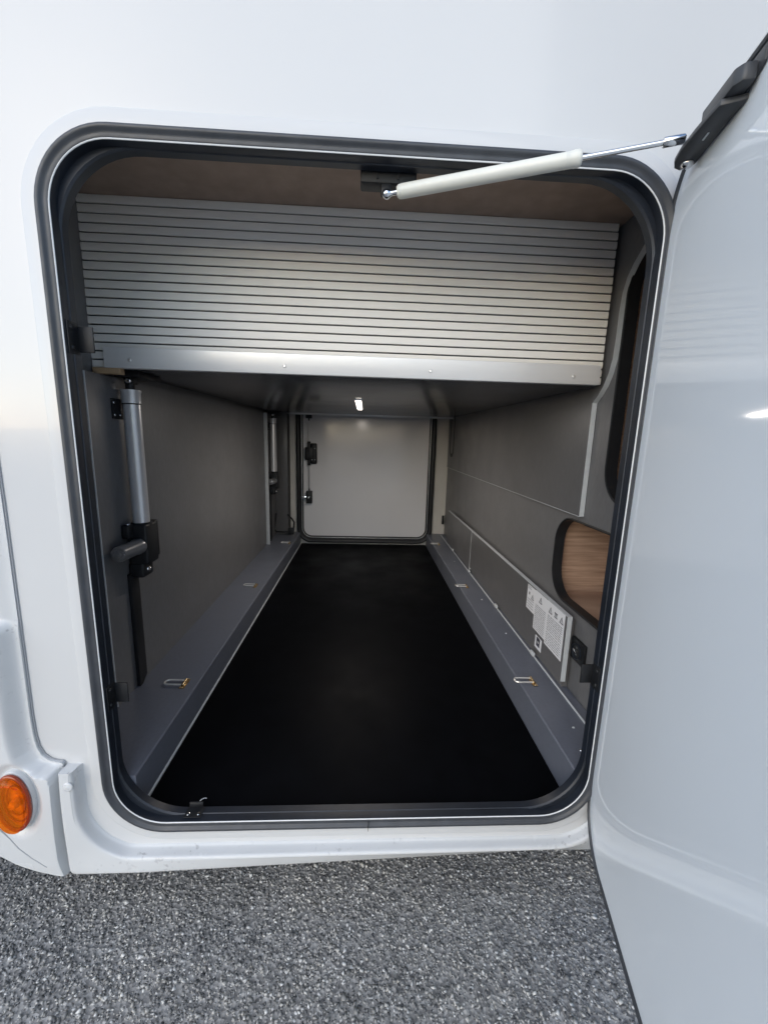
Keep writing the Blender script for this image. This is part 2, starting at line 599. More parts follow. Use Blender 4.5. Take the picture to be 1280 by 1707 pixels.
def chippings():
    rng = np.random.default_rng(5)
    x0, x1, y0, y1 = -1.3, 1.3, -0.55, 0.50
    N = 92000
    ctr = np.empty((N, 3))
    ctr[:, 0] = rng.uniform(x0, x1, N)
    ctr[:, 1] = rng.uniform(y0, y1, N)
    s = 0.0019 + 0.0027 * rng.random(N) ** 1.7
    s[rng.random(N) < 0.03] *= 1.5
    ctr[:, 2] = GZ + s * rng.uniform(-0.15, 0.50, N)
    base = np.array([(1, 0, 0), (0.1, 1, 0), (-1, 0.1, 0), (0, -1, 0), (0.15, 0.2, 0.8), (0, 0, -0.8)], float)
    base = np.concatenate([base, [(0.62, 0.55, 0.45), (-0.6, -0.5, 0.5)]])
    tri = [(4, 0, 6), (4, 6, 1), (0, 1, 6), (4, 1, 2), (4, 2, 7), (4, 7, 3), (2, 3, 7), (4, 3, 0), (0, 5, 1), (1, 5, 2), (2, 5, 3), (3, 5, 0)]
    nb = len(base)
    V = base[None] * (1 + 0.55 * (rng.random((N, nb, 3)) - 0.5))
    V *= rng.uniform(0.65, 1.25, (N, 1, 3))
    ang = rng.uniform(0, 2 * np.pi, N)
    tx, ty = rng.normal(0, 0.22, N), rng.normal(0, 0.22, N)
    c, sn = np.cos(ang), np.sin(ang)
    X = V[..., 0] * c[:, None] - V[..., 1] * sn[:, None]
    Y = V[..., 0] * sn[:, None] + V[..., 1] * c[:, None]
    Z = V[..., 2] * 0.7 + X * tx[:, None] + Y * ty[:, None]
    V = np.stack([X, Y, Z], -1) * s[:, None, None] + ctr[:, None, :]
    F = (np.array(tri)[None] + (np.arange(N) * nb)[:, None, None]).reshape(-1, 3)
    me = bpy.data.meshes.new('gravel')
    me.vertices.add(N * nb)
    me.vertices.foreach_set('co', V.reshape(-1))
    nf = len(F)
    me.loops.add(nf * 3)
    me.loops.foreach_set('vertex_index', F.reshape(-1).astype(np.int32))
    me.polygons.add(nf)
    me.polygons.foreach_set('loop_start', np.arange(0, nf * 3, 3, dtype=np.int32))
    me.polygons.foreach_set('loop_total', np.full(nf, 3, dtype=np.int32))
    me.update(calc_edges=True)
    me.validate()
    return tag(link('gravel', me, 'stone'), 'grey and white stone chippings bedded in the asphalt below the skirt', 'gravel', None, 'stuff')
chippings()

# ------------------------------------------------------------------ motorhome
van = tag(empty('motorhome', (0, 0, 0)), 'white motorhome with its grey lined rear garage standing open', 'motorhome')
XL, XR, ZB, ZT = -0.4917, 0.4877, 0.0083, 1.2324       # clear opening (white piping)
RAD = 0.098
OPEN = rr_path(XL, XR, ZB, ZT, RAD)
GROW = lambda g: rr_path(XL - g, XR + g, ZB - g, ZT + g, RAD + g)

# outer side wall with the opening cut out, an inner lining, and the rest of the shell
v, f = [], []
plate_with_hole(v, f, (-1.05, 3.2, -0.07, 2.45), GROW(0.012), 0.0)
pydata('side_wall', v, f, 'body', van)
v, f = [], []
plate_with_hole(v, f, (-1.05, 3.2, -0.10, 2.45), GROW(0.004), 0.034)
pydata('inner_lining', v, f, 'cream', van)
FY = 2.25
FXL, FXR, FZB, FZT = -0.470, 0.490, 0.034, 1.22        # far opening, inside the seal
FPATH = rr_path(FXL, FXR, FZB, FZT, 0.085)
v, f = [], []
plate_with_hole(v, f, (-1.05, 3.2, -0.07, 2.45), FPATH, 2.29)
pydata('side_wall', v, f, 'body', van)
v, f = [], []
plate_with_hole(v, f, (-1.05, 3.2, -0.10, 2.45), FPATH, FY)
pydata('inner_lining', v, f, 'cream', van)
box('roof', (-1.05, 0.0, 2.45), (3.2, 2.29, 2.49), 'body', van, 0.01)
box('rear_wall', (-1.09, 0.0, -0.07), (-1.05, 2.29, 2.46), 'body', van, 0.01)
box('front_wall', (3.2, 0.0, -0.07), (3.24, 2.29, 2.46), 'body', van, 0.01)
box('floor_slab', (-1.04, 0.012, -0.075), (3.19, 2.28, -0.006), 'rail', van)

# raised flange round the opening (same white), rubber seal, white piping, black jamb
sweep('opening_flange', GROW(0.0), [(0.020, 0.0005), (0.020, -0.003), (0.040, -0.003), (0.043, -0.0018), (0.044, 0.0005)], 'body', van)
seal = sweep('opening_seal', GROW(0.0), [(0.0016, 0.004), (0.0018, -0.0036), (0.0035, -0.0046), (0.0060, -0.0046), (0.0085, -0.0050), (0.0105, -0.0066), (0.0125, -0.0086),
             (0.0150, -0.0098), (0.0175, -0.0094), (0.0196, -0.0076), (0.0208, -0.0045), (0.0212, -0.0005), (0.019, 0.004)], 'rubber', van)
bm = bmesh.new()
add_box(bm, (0.0210, -0.0112, ZB - 0.024), (0.0219, -0.0062, ZB - 0.004))
frombm('seal_joint', bm, 'black', seal)
sweep('white_piping', OPEN, [(0.0014, 0.002), (0.0012, -0.0046), (0.0003, -0.0052), (-0.0007, -0.0046), (-0.0009, 0.002)], 'white_trim', seal)
sweep('jamb', OPEN, [(0.0010, -0.0034), (-0.0010, -0.0034), (-0.0016, 0.002), (-0.0016, 0.010), (-0.0016, 0.0260), (-0.0006, 0.0290), (0.004, 0.031), (0.02, 0.0335), (0.02, 0.030), (0.004, 0.026)], 'jamb', van)

sweep('jamb_lip', rr_path(XL + 0.003, XR - 0.003, ZB + 0.003, ZT - 0.003, 0.128), [(0.0, 0.014), (0.0, 0.0285), (0.002, 0.0298), (0.022, 0.0298), (0.022, 0.012), (0.003, 0.011)], 'jamb', van)

# door keepers screwed to the jamb
def keeper(loc, rot):
    bm = bmesh.new()
    add_box(bm, (-0.0005, 0.002, -0.026), (0.0022, 0.027, 0.026), 0.0008)
    add_box(bm, (-0.0002, 0.0262, -0.021), (0.026, 0.0296, 0.021), 0.0012)
    o = frombm('door_keeper', bm, 'black', van, True)
    o.matrix_local = Matrix.Translation(loc) @ rot
    screw((0.0028, 0.011, 0.016), (1, 0, 0), 0.0042, o, 'black')
    screw((0.0028, 0.011, -0.016), (1, 0, 0), 0.0042, o, 'black')
    return o
I4 = Matrix.Identity(4)
keeper((XL + 0.0015, 0, 0.950), I4)
keeper((XL + 0.0015, 0, 0.285), I4)
keeper((XR - 0.0015, 0, 0.325), Matrix.Rotation(math.pi, 4, 'Z') @ Matrix.Scale(-1, 4, (0, 1, 0)))
kb = keeper((-0.345, 0, ZB + 0.0042), Matrix.Rotation(-math.pi / 2, 4, 'Y') @ Matrix.Scale(0.66, 4, (0, 0, 1)) @ Matrix.Scale(0.45, 4, (1, 0, 0)))
for ch in kb.children:
    ch.data = ch.data.copy()
    ch.data.materials[0] = MT['chrome']

# header bracket that carries the strut's ball
hb = box('strut_bracket', (-0.016, 0.0325, 1.2150), (0.077, 0.062, 1.2560), 'black', van, 0.003)
for x in (0.012, 0.046):
    box('rib', (x - 0.0012, 0.0295, 1.220), (x + 0.0012, 0.0330, 1.240), 'black', hb, 0.0006)
bm = bmesh.new()
add_box(bm, (0.018, 0.0335, 1.198), (0.036, 0.044, 1.217), 0.003)
frombm('stem', bm, 'black', hb, True)
bm = bmesh.new()
add_cyl(bm, (0.027, 0.036, 1.203), (0.0275, 0.029, 1.198), 0.0035, n=10)
frombm('ball_stud', bm, 'chrome', hb, True)

# ------------------------------------------------------------------ skirt and rear corner
def skirt():
    inner, outer, yb = [], [], []
    def put(p, q, y):
        inner.append(p); outer.append(q); yb.append(y)
    z = 0.148
    for k in range(8):                                    # tab beside the rear corner
        zz = 0.148 - k * 0.0125
        put((-0.547, zz), (-0.5775 - 0.004 * math.sin(k / 7 * 1.6), zz), -0.027)
    for k, (x, zz) in enumerate(arc(-0.437, 0.060, 0.110, 180, 270, 16)[1:]):
        t = (k + 1) / 16
        if t < 0.5:
            q = (-0.5815 + 0.004 * t, 0.055 - (0.055 + 0.088) * (t / 0.5))
        else:
            q = (-0.5795 + (0.1425) * ((t - 0.5) / 0.5), -0.088)
        put((x, zz - 0.0 if t < 1 else -0.046), q, -0.028)
    for k in range(1, 31):
        x = -0.437 + 0.86 * k / 30
        put((x, -0.046 if True else 0), (x, -0.088), -0.028 + 0.028 * k / 30)
    for k, (x, zz) in enumerate(arc(0.423, 0.060, 0.106, 270, 360, 12)[1:]):
        t = (k + 1) / 12
        q = (0.43 + 0.14 * min(1, t / 0.5), -0.088) if t < 0.5 else (0.575, -0.088 + 0.148 * (t - 0.5) / 0.5)
        put((x, zz), q, -0.002)
    inner = [(a, max(b, -0.046)) for a, b in inner]
    n = len(inner)
    verts, faces = [], []
    for i in range(n):
        p, q = Vector(inner[i]), Vector(outer[i])
        d = (q - p)
        L = d.length
        d = d / L
        y = yb[i]
        yt = -0.026 + 0.004 * max(0, min(1, (p.x + 0.3) / 0.8))
        rows = [(0.0, 0.002), (0.0012, -0.0015), (0.0036, -0.0035), (0.0052, -0.0070), (0.0058, yt + 0.0085), (0.0072, yt + 0.0030),
                (0.0102, yt + 0.0006), (0.0140, yt), (0.30 * L, yt * 0.9 + y * 0.1), (0.6 * L, yt * 0.5 + y * 0.5), (L - 0.004, y), (L - 0.0008, y + 0.0012), (L, y + 0.005), (L - 0.001, 0.014)]
        for o_, yy in rows:
            w = p + d * min(o_, L)
            verts.append((w.x, yy, w.y))
    m = len(rows)
    for i in range(n - 1):
        for k in range(m - 1):
            faces.append((i * m + k, (i + 1) * m + k, (i + 1) * m + k + 1, i * m + k + 1))
    # close the tab's upper end
    faces.append(tuple(range(m - 1, -1, -1)))
    s = pydata('side_skirt', verts, faces, 'skirt', van, True)
    md = s.modifiers.new('soft', 'SUBSURF')
    md.levels = md.render_levels = 1
    return s
sk = skirt()
bm = bmesh.new()
add_lathe(bm, (-0.5605, -0.026, 0.1195), (0, -1, 0), [(0, 0), (0, 0.0094), (0.0018, 0.0094), (0.0030, 0.0084), (0.0036, 0.0062), (0.0034, 0.0052), (0.0037, 0.0046), (0.0040, 0)], 24)
frombm('screw_cap', bm, 'skirt', sk, True)
box('side_skirt', (0.590, -0.024, -0.088), (3.2, 0.012, 0.15), 'skirt', van, 0.008)

SEAM = [(-0.624, 0.95), (-0.624, 0.673), (-0.627, 0.379), (-0.6285, 0.253), (-0.6275, 0.215), (-0.624, 0.190), (-0.617, 0.172), (-0.605, 0.161), (-0.592, 0.157), (-0.583, 0.156),
        (-0.5795, 0.151), (-0.5805, 0.140), (-0.5825, 0.120), (-0.584, 0.077), (-0.586, 0.006), (-0.586, -0.040), (-0.5825, -0.070), (-0.5795, -0.088)]
BOTTOM = [(-0.5795, -0.088), (-0.602, -0.082), (-0.636, -0.070), (-0.672, -0.050), (-0.705, -0.023), (-0.76, 0.030), (-0.84, 0.085), (-1.05, 0.12)]
def at_z(poly, z):
    for (xa, za), (xb, zb) in zip(poly, poly[1:]):
        if (za - z) * (zb - z) <= 0 and za != zb:
            return xa + (xb - xa) * (z - za) / (zb - za)
    return poly[-1][0] if z > 0.12 else poly[0][0]
def seam_dist(x, z):
    best = 9
    for (xa, za), (xb, zb) in zip(SEAM, SEAM[1:]):
        dx, dz = xb - xa, zb - za
        t = max(0, min(1, ((x - xa) * dx + (z - za) * dz) / (dx * dx + dz * dz)))
        best = min(best, math.hypot(x - xa - dx * t, z - za - dz * t))
    return best
def sm(t):
    t = max(0.0, min(1.0, t))
    return t * t * (3 - 2 * t)
def panel_y(x, z):
    d = seam_dist(x, z)
    up = 1 - sm((z - 0.432) / 0.026)
    hi_ = sm((z - 0.125) / 0.05)
    ledge = 0.003 + 0.027 * sm((d - 0.006 * hi_) / (0.009 + 0.017 * hi_))
    low = sm((z + 0.088) / 0.035)
    y = -0.004 - ledge * (0.18 + 0.82 * up) * (0.93 + 0.07 * low) - 0.006 * sm((-x - 0.63) / 0.2) * up
    if z < 0.2:                                   # recess pan that carries the lamp
        e = math.hypot((x + 0.657) / 0.048, (z - 0.0945) / 0.082)
        y += 0.010 * (1 - sm((e - 0.72) / 0.34))
    return y
def corner_panel():
    zs = sorted(set([round(-0.088 + 0.0035 * k, 4) for k in range(0, 66)] + [round(0.14 + 0.0025 * k, 4) for k in range(0, 26)] + [round(0.21 + 0.012 * k, 4) for k in range(0, 18)] +
                    [round(0.425 + 0.004 * k, 4) for k in range(0, 16)] + [0.52, 0.6, 0.7, 0.8, 0.9, 0.95]))
    cols = [0, 0.002, 0.004, 0.007, 0.010, 0.013, 0.016, 0.019, 0.022, 0.025, 0.028, 0.031, 0.034, 0.038, 0.042, 0.047, 0.053, 0.060, 0.068, 0.076, 0.084, 0.092, 0.100, 0.108, 0.116, 0.124, 0.132, 0.140, 0.15, 0.17, 0.2, 0.3, 0.45]
    verts, faces = [], []
    for z in zs:
        xr = at_z(SEAM, z) - 0.0012
        xl = at_z(BOTTOM, z) if z < 0.12 else -1.05
        xl = min(xl, xr - 0.004)
        w = xr - xl
        row = [xr - min(c, w) for c in cols]
        row[-1] = xl
        for k, x in enumerate(row):
            y = panel_y(x, z)
            verts.append((x, y, z))
    m = len(cols)
    for i in range(len(zs) - 1):
        for k in range(m - 1):
            faces.append((i * m + k, i * m + k + 1, (i + 1) * m + k + 1, (i + 1) * m + k))
    # turned-in edges along the seam and along the lower rim
    nrow = len(zs)
    b0 = len(verts)
    for i in range(nrow):
        x, y, z = verts[i * m]
        verts.append((x, 0.012, z))
        x, y, z = verts[i * m + m - 1]
        verts.append((x, 0.03, z))
    for i in range(nrow - 1):
        faces.append((i * m, (i + 1) * m, b0 + 2 * (i + 1), b0 + 2 * i))
        faces.append((i * m + m - 1, b0 + 2 * i + 1, b0 + 2 * (i + 1) + 1, (i + 1) * m + m - 1))
    bm = bmesh.new()
    vv = [bm.verts.new(q) for q in verts]
    for q in faces:
        try:
            bm.faces.new([vv[t] for t in q])
        except ValueError:
            pass
    bmesh.ops.remove_doubles(bm, verts=bm.verts, dist=1e-6)
    return frombm('rear_corner_panel', bm, 'skirt', van, True)
rc = corner_panel()
tube('seam_seal', [(x + 0.0005, -0.0015, z) for x, z in SEAM[:11]], 0.0014, 'seal_line', rc, 6)
tube('seam_seal', [(x + 0.0008, -0.010, z) for x, z in SEAM[10:]], 0.0016, 'seal_line', rc, 6)
low_seam = [(-0.80, 0.125), (-0.76, 0.085), (-0.73, 0.066), (-0.697, 0.041), (-0.677, 0.013), (-0.663, -0.012), (-0.642, -0.036), (-0.616, -0.059)]
tube('seam_seal', [(x, panel_y(x, z) + 0.0004, z) for x, z in low_seam], 0.0013, 'seal_line', rc, 6)

# amber side marker
def marker():
    c = Vector((-0.6570, 0, 0.0945))
    A, B = 0.0305, 0.0605
    def dome(prof, n=48, m_=None):
        verts, faces = [], []
        for s, y in prof:
            for k in range(n):
                t = 2 * math.pi * k / n
                verts.append((c.x + A * s * math.cos(t), y, c.z + B * s * math.sin(t)))
        for i in range(len(prof) - 1):
            for k in range(n):
                faces.append((i * n + k, i * n + (k + 1) % n, (i + 1) * n + (k + 1) % n, (i + 1) * n + k))
        faces.append(tuple(range((len(prof) - 1) * n, len(prof) * n)))
        return verts, faces
    v_, f_ = dome([(1.10, -0.016), (1.10, -0.030), (1.06, -0.0335), (1.0, -0.0335), (0.98, -0.028), (0.5, -0.026), (0.02, -0.026)])
    base = pydata('marker_lamp', v_, f_, 'reflector', van, True)
    base.data.materials.clear()
    base.data.materials.append(MT['skirt'])
    base.data.materials.append(MT['reflector'])
    for p in base.data.polygons:
        d = p.center
        e = math.hypot((d.x - c.x) / A, (d.z - c.z) / B)
        p.material_index = 1 if e < 0.985 else 0
    v_, f_ = dome([(0.995, -0.028), (0.995, -0.040), (0.97, -0.047), (0.90, -0.0505), (0.6, -0.0525), (0.3, -0.0532), (0.02, -0.0534)])
    lens = pydata('lens', v_, f_, 'amber', base, True)
    bm = bmesh.new()
    add_lathe(bm, (c.x, -0.026, c.z - 0.004), (0, -1, 0), [(0, 0.009), (0.010, 0.009), (0.016, 0.006), (0.018, 0.0)], 18)
    frombm('bulb', bm, 'reflector', base, True)
    bm = bmesh.new()
    add_tube(bm, [(c.x - 0.02 + 0.04 * k / 10, -0.0505 + 0.0035 * ((k - 5) / 5) ** 2, c.z + 0.040 + 0.010 * math.sin(k / 10 * 3.14)) for k in range(11)], 0.0012, 6)
    frombm('rib', bm, 'amber', base, True)
    for q in (0.80, 0.55):
        pts = [(c.x + A * q * math.cos(t * math.pi / 18), -0.0300, c.z + B * q * math.sin(t * math.pi / 18)) for t in range(36)]
        tube('lens_ring', pts, 0.0016, 'red_plastic', base, 6, True)
    pts = [(c.x + A * 0.985 * math.cos(t * math.pi / 18), -0.0375, c.z + B * 0.985 * math.sin(t * math.pi / 18)) for t in range(36)]
    tube('lens_collar', pts, 0.0034, 'red_plastic', base, 8, True)
    base['label'] = 'oval amber side marker lamp'
marker()

# ------------------------------------------------------------------ garage interior shell
# long low rails along both sides of the mat
def rail(x_in, x_out, y0, y1, h=0.090):
    s = 1 if x_out > x_in else -1
    pts = [(x_in, -0.004), (x_in, h - 0.003), (x_in + s * 0.003, h), (x_out, h), (x_out, -0.004)]
    return prism('floor_rail', pts, y0, y1, 'y', 'rail', van)
rl = rail(-0.467, -0.640, 0.0300, 2.235)
rr = rail(0.475, 0.6085, 0.0300, 2.235)
prism('edge_trim', [(-0.4672, -0.003), (-0.4645, -0.003), (-0.4645, 0.0022), (-0.4672, 0.005)], 0.036, 2.23, 'y', 'edge_band', rl)
for y in (0.16, 0.66, 0.98, 1.55):
    screw((0.541, y, 0.0905), (0, 0, 1), 0.0032, rr, 'edge_band')
screw((0.520, 0.085, 0.0905), (0, 0, 1), 0.0040, rr, 'chrome')

# left wall board with its pale front edge, the far batten and return
lw = box('wall_board', (-0.645, 0.252, 0.088), (-0.630, 2.235, 0.930), 'wall', van)
box('edge_band', (-0.645, 0.2495, 0.090), (-0.6298, 0.2519, 0.930), 'edge_band', lw)
box('wall_board', (-0.70, 0.036, -0.004), (-0.646, 2.24, 1.310), 'wall', van)
bt = box('batten', (-0.6295, 1.862, 0.0905), (-0.6085, 1.874, 0.930), 'edge_band', van, 0.001)
rp = box('return_board', (-0.6295, 2.150, 0.0905), (-0.540, 2.2350, 1.30), 'panel', van, 0.001)
box('edge_band', (-0.5398, 2.150, 0.0905), (-0.5385, 2.235, 0.94), 'black', rp)

# right wall: sheet with two rounded cut-outs, each with a black edge trim and an oak lined niche behind
WX = 0.610
NA = rr_path(0.105, 0.492, 0.330, 0.580, 0.088, 12)
NB = rr_path(0.040, 0.272, 0.658, 1.232, 0.085, 12)
v, f = [], []
plate_with_hole(v, f, (0.036, 0.60, -0.004, 0.620), NA, WX, 'x')
plate_with_hole(v, f, (0.036, 0.60, 0.620, 1.310), NB, WX, 'x')
k = len(v)
v += [(WX, 0.60, -0.004), (WX, 2.24, -0.004), (WX, 2.24, 1.31), (WX, 0.60, 1.31)]
f.append((k, k + 1, k + 2, k + 3))
rw = pydata('wall_board', v, f, 'wall', van)

def sweep_x(name, path, prof, mat, parent):
    m, verts, faces = len(prof), [], []
    for y, z, ny, nz in path:
        for o, x in prof:
            verts.append((x, y + ny * o, z + nz * o))
    N = len(path)
    for i in range(N):
        j = (i + 1) % N
        for q in range(m):
            q2 = (q + 1) % m
            faces.append((i * m + q, i * m + q2, j * m + q2, j * m + q))
    bm = bmesh.new()
    vv = [bm.verts.new(q) for q in verts]
    for q in faces:
        bm.faces.new([vv[t] for t in q])
    return frombm(name, bm, mat, parent, True)
TRIM = [(0.004, WX - 0.0005), (0.004, WX - 0.0035), (0.001, WX - 0.0045), (-0.002, WX - 0.0030), (-0.002, WX + 0.026), (0.001, WX + 0.026)]
for pth, (ya, yb_, za, zb_) in ((NA, (0.045, 0.515, 0.315, 0.612)), (NB, (0.045, 0.295, 0.625, 1.255))):
    t = sweep_x('niche_trim', pth, TRIM, 'black', van)
    xa, xb = WX + 0.001, WX + 0.196
    lin = box('niche_lining', (xb, ya, za), (xb + 0.012, yb_, zb_), 'wood', van)
    box('back_board', (xa, yb_, za), (xb + 0.012, yb_ + 0.012, zb_), 'wood', lin)
    box('base_board', (xa, ya, za - 0.012), (xb + 0.012, yb_ + 0.012, za - 0.0005), 'wood', lin)
    box('top_board', (xa, ya, zb_ + 0.0005), (xb + 0.012, yb_ + 0.012, zb_ + 0.012), 'wood', lin)
    box('front_board', (xa, ya - 0.008, za), (xb + 0.012, ya - 0.0005, zb_), 'wood', lin)

# raised boards on the right wall
up_b = box('wall_panel', (0.5970, 0.352, 0.600), (0.6085, 2.20, 0.952), 'panel', van)
box('edge_band', (0.5968, 0.3488, 0.600), (0.6087, 0.3518, 0.905), 'edge_band', up_b)
box('edge_band', (0.5960, 0.352, 0.5984), (0.6085, 2.20, 0.5999), 'edge_band', up_b)
lowb = []
for y0, y1, b in ((0.3130, 1.356, 0.118), (1.3610, 1.975, 0.105)):
    p = box('wall_panel', (0.5790, y0 + 0.003, b), (0.5915, y1, 0.3165), 'panel', van)
    box('edge_band', (0.5788, y0, b), (0.5917, y0 + 0.0028, 0.3185), 'edge_band', p)
    box('edge_band', (0.5788, y0 + 0.003, 0.3167), (0.5917, y1, 0.3187), 'edge_band', p)
    lowb.append(p)
box('packing_board', (0.5920, 0.330, 0.0905), (0.6080, 1.97, 0.300), 'wall', van)
tr = prism('base_trim', [(0.5760, 0.0905), (0.5790, 0.0905), (0.5790, 0.0945), (0.5760, 0.0935)], 0.075, 2.20, 'y', 'edge_band', van)
for y in (0.500, 0.885, 1.345, 1.760):
    box('clip', (0.5700, y - 0.013, 0.0935), (0.5788, y + 0.013, 0.108), 'edge_band', tr, 0.003)

# curved cheek board at the end of the shutter
edge = [(0.352, 0.905), (0.330, 0.922), (0.309, 0.945), (0.294, 0.972), (0.284, 1.005), (0.281, 1.050), (0.281, 1.110), (0.277, 1.150), (0.266, 1.180), (0.247, 1.203), (0.225, 1.222), (0.200, 1.245), (0.185, 1.309)]
pts = edge + [(0.42, 1.309), (0.42, 0.956), (0.3525, 0.956)]
ck = prism('cheek_board', pts, 0.5965, 0.6090, 'x', 'wall', van)
verts, faces = [], []
for y, z in edge[:-1]:
    verts += [(0.5960, y - 0.0012, z - 0.0008), (0.6095, y - 0.0012, z - 0.0008)]
for i in range(len(edge) - 2):
    faces.append((2 * i, 2 * i + 1, 2 * i + 3, 2 * i + 2))
pydata('edge_band', verts, faces, 'edge_band', ck, True)

# ceiling board over the front of the garage, with flat screw caps
ce = box('ceiling_board', (-0.66, 0.036, 1.3105), (0.66, 2.24, 1.330), 'ceiling', van)
for x, y in ((-0.47, 0.16), (-0.17, 0.17), (0.15, 0.17), (0.46, 0.16)):
    cyl('screw_cap', (x, y, 1.3110), (x, y, 1.3090), 0.012, 'ceiling', ce, 16, 0.0006)
# slotted opening near the far end of the right wall
sweep_x('niche_trim', rr_path(2.02, 2.13, 0.69, 1.00, 0.05, 10), [(0.012, WX - 0.001), (0.012, WX - 0.0135), (0.0, WX - 0.0150), (-0.012, WX - 0.0135), (-0.012, WX + 0.01)], 'black', van)
box('cable_cap', (0.588, 2.236, 0.165), (0.605, 2.2495, 0.232), 'black', van, 0.004)

# ------------------------------------------------------------------ far garage door, closed
fd = sweep('far_opening_seal', FPATH, [(0.022, 2.2485), (0.024, 2.232), (0.020, 2.218), (0.010, 2.211), (0.000, 2.212), (-0.008, 2.219), (-0.012, 2.232), (-0.012, 2.262), (0.010, 2.262)], 'black', van)
fin = rr_path(FXL + 0.002, FXR - 0.002, FZB + 0.002, FZT - 0.002, 0.083)
far_door = prism('garage_door', [(p[0], p[1]) for p in fin], 2.262, 2.30, 'y', 'far_face', van)
far_door['label'] = 'closed far garage door with grey inner face'
sweep('white_piping', FPATH, [(-0.0122, 2.246), (-0.0150, 2.246), (-0.0150, 2.252), (-0.0122, 2.252)], 'alu_edge', far_door)
sweep('inner_seal', FPATH, [(-0.0152, 2.250), (-0.021, 2.253), (-0.023, 2.2615), (-0.0140, 2.2615)], 'black', far_door)
lx = -0.402
tube('lock_rod', [(lx, 2.236, 0.36), (lx, 2.236, 1.18)], 0.0035, 'alu_edge', far_door, 8)
bm = bmesh.new()
add_box(bm, (-0.392, 2.225, 0.597), (-0.346, 2.2618, 0.745), 0.010, 3)
add_box(bm, (-0.432, 2.222, 0.625), (-0.372, 2.2618, 0.715), 0.006)
add_box(bm, (-0.412, 2.226, 0.585), (-0.392, 2.255, 0.757), 0.003)
lk = frombm('lock_case', bm, 'black', far_door, True)
for x in (-0.380, -0.359):
    for z in (0.628, 0.708):
        screw((x, 2.2246, z), (0, -1, 0), 0.0042, lk, 'edge_band')
for zc in (0.352, 0.965):
    bm = bmesh.new()
    add_box(bm, (-0.424, 2.226, zc - 0.046), (-0.382, 2.2618, zc + 0.046), 0.003)
    add_cyl(bm, (lx, 2.236, zc + (0.044 if zc < 0.5 else -0.044)), (lx, 2.236, zc + (0.064 if zc < 0.5 else -0.064)), 0.006, 0.004, 10)
    la = frombm('latch', bm, 'black', far_door, True)
    box('bolt', (-0.462, 2.216, zc - 0.010), (-0.420, 2.228, zc + 0.010), 'chrome', la, 0.002)
    screw((-0.404, 2.2255, zc), (0, -1, 0), 0.009, la, 'chrome')
# black stay bent round the foot of the return board
st = tube('door_stay', [(-0.622, 2.125, 0.250), (-0.627, 2.120, 0.20), (-0.634, 2.115, 0.135), (-0.620, 2.110, 0.118), (-0.57, 2.110, 0.116), (-0.515, 2.112, 0.118), (-0.499, 2.115, 0.127), (-0.497, 2.13, 0.185), (-0.512, 2.14, 0.205), (-0.545, 2.145, 0.240)], 0.0062, 'black', van, 8)
box('foot', (-0.535, 2.104, 0.1), (-0.495, 2.118, 0.150), 'black', st, 0.003)

# ------------------------------------------------------------------ near garage door, swung open
hinge_ang = math.atan2(-0.968, -0.252)
NP = rr_path(-0.006, 1.015, -0.038, 1.262, 0.104)
def in_door(o):
    o.matrix_local = Matrix.Translation((0.497, -0.004, 0)) @ Matrix.Rotation(hinge_ang, 4, 'Z')
    return o
nd = prism('garage_door', [(p[0], p[1]) for p in NP], 0.0, 0.034, 'y', 'door_face', van)
in_door(nd)
nd['label'] = 'open garage door with glossy pale inner face'
sweep('rim_seal', NP, [(-0.0078, 0.0012), (-0.0070, -0.0030), (-0.0040, -0.0046), (-0.0012, -0.0034), (0.0002, 0.0005)], 'rubber', nd)
sweep('rim', NP, [(0.0003, -0.0020), (0.0026, -0.0020), (0.0034, -0.0008), (0.0036, 0.036), (0.0003, 0.036)], 'alu_edge', nd)
# plastic mount that holds the strut, along the upper edge of the door
pts = [(0.060, -0.001), (0.048, -0.006), (0.045, -0.016), (0.052, -0.026), (0.066, -0.032), (0.090, -0.0345), (0.125, -0.033), (0.150, -0.0310), (0.172, -0.028), (0.178, -0.001)]
mt = prism('strut_mount', pts, 1.2130, 1.2205, 'z', 'grey_plastic', nd, 0.0015)
pts = [(0.122, -0.0270), (0.188, -0.0250), (0.197, -0.018), (0.197, -0.004), (0.122, -0.004)]
prism('channel', pts, 1.2208, 1.240, 'z', 'grey_plastic', mt, 0.003)
prism('web', [(0.100, 1.2208), (0.176, 1.2208), (0.206, 1.232), (0.206, 1.250), (0.100, 1.250)], -0.0040, -0.0005, 'y', 'grey_plastic', mt, 0.001)
bm = bmesh.new()
add_lathe(bm, (0.064, -0.014, 1.2135), (0, 0, -1), [(0, 0), (0, 0.0085), (0.003, 0.0088), (0.006, 0.007), (0.008, 0.003), (0.0082, 0)], 16)
frombm('nut', bm, 'chrome', mt, True)
bm = bmesh.new()
add_box(bm, (0.112, -0.018, 1.2120), (0.126, -0.0158, 1.2131))
frombm('slot', bm, 'edge_band', mt)

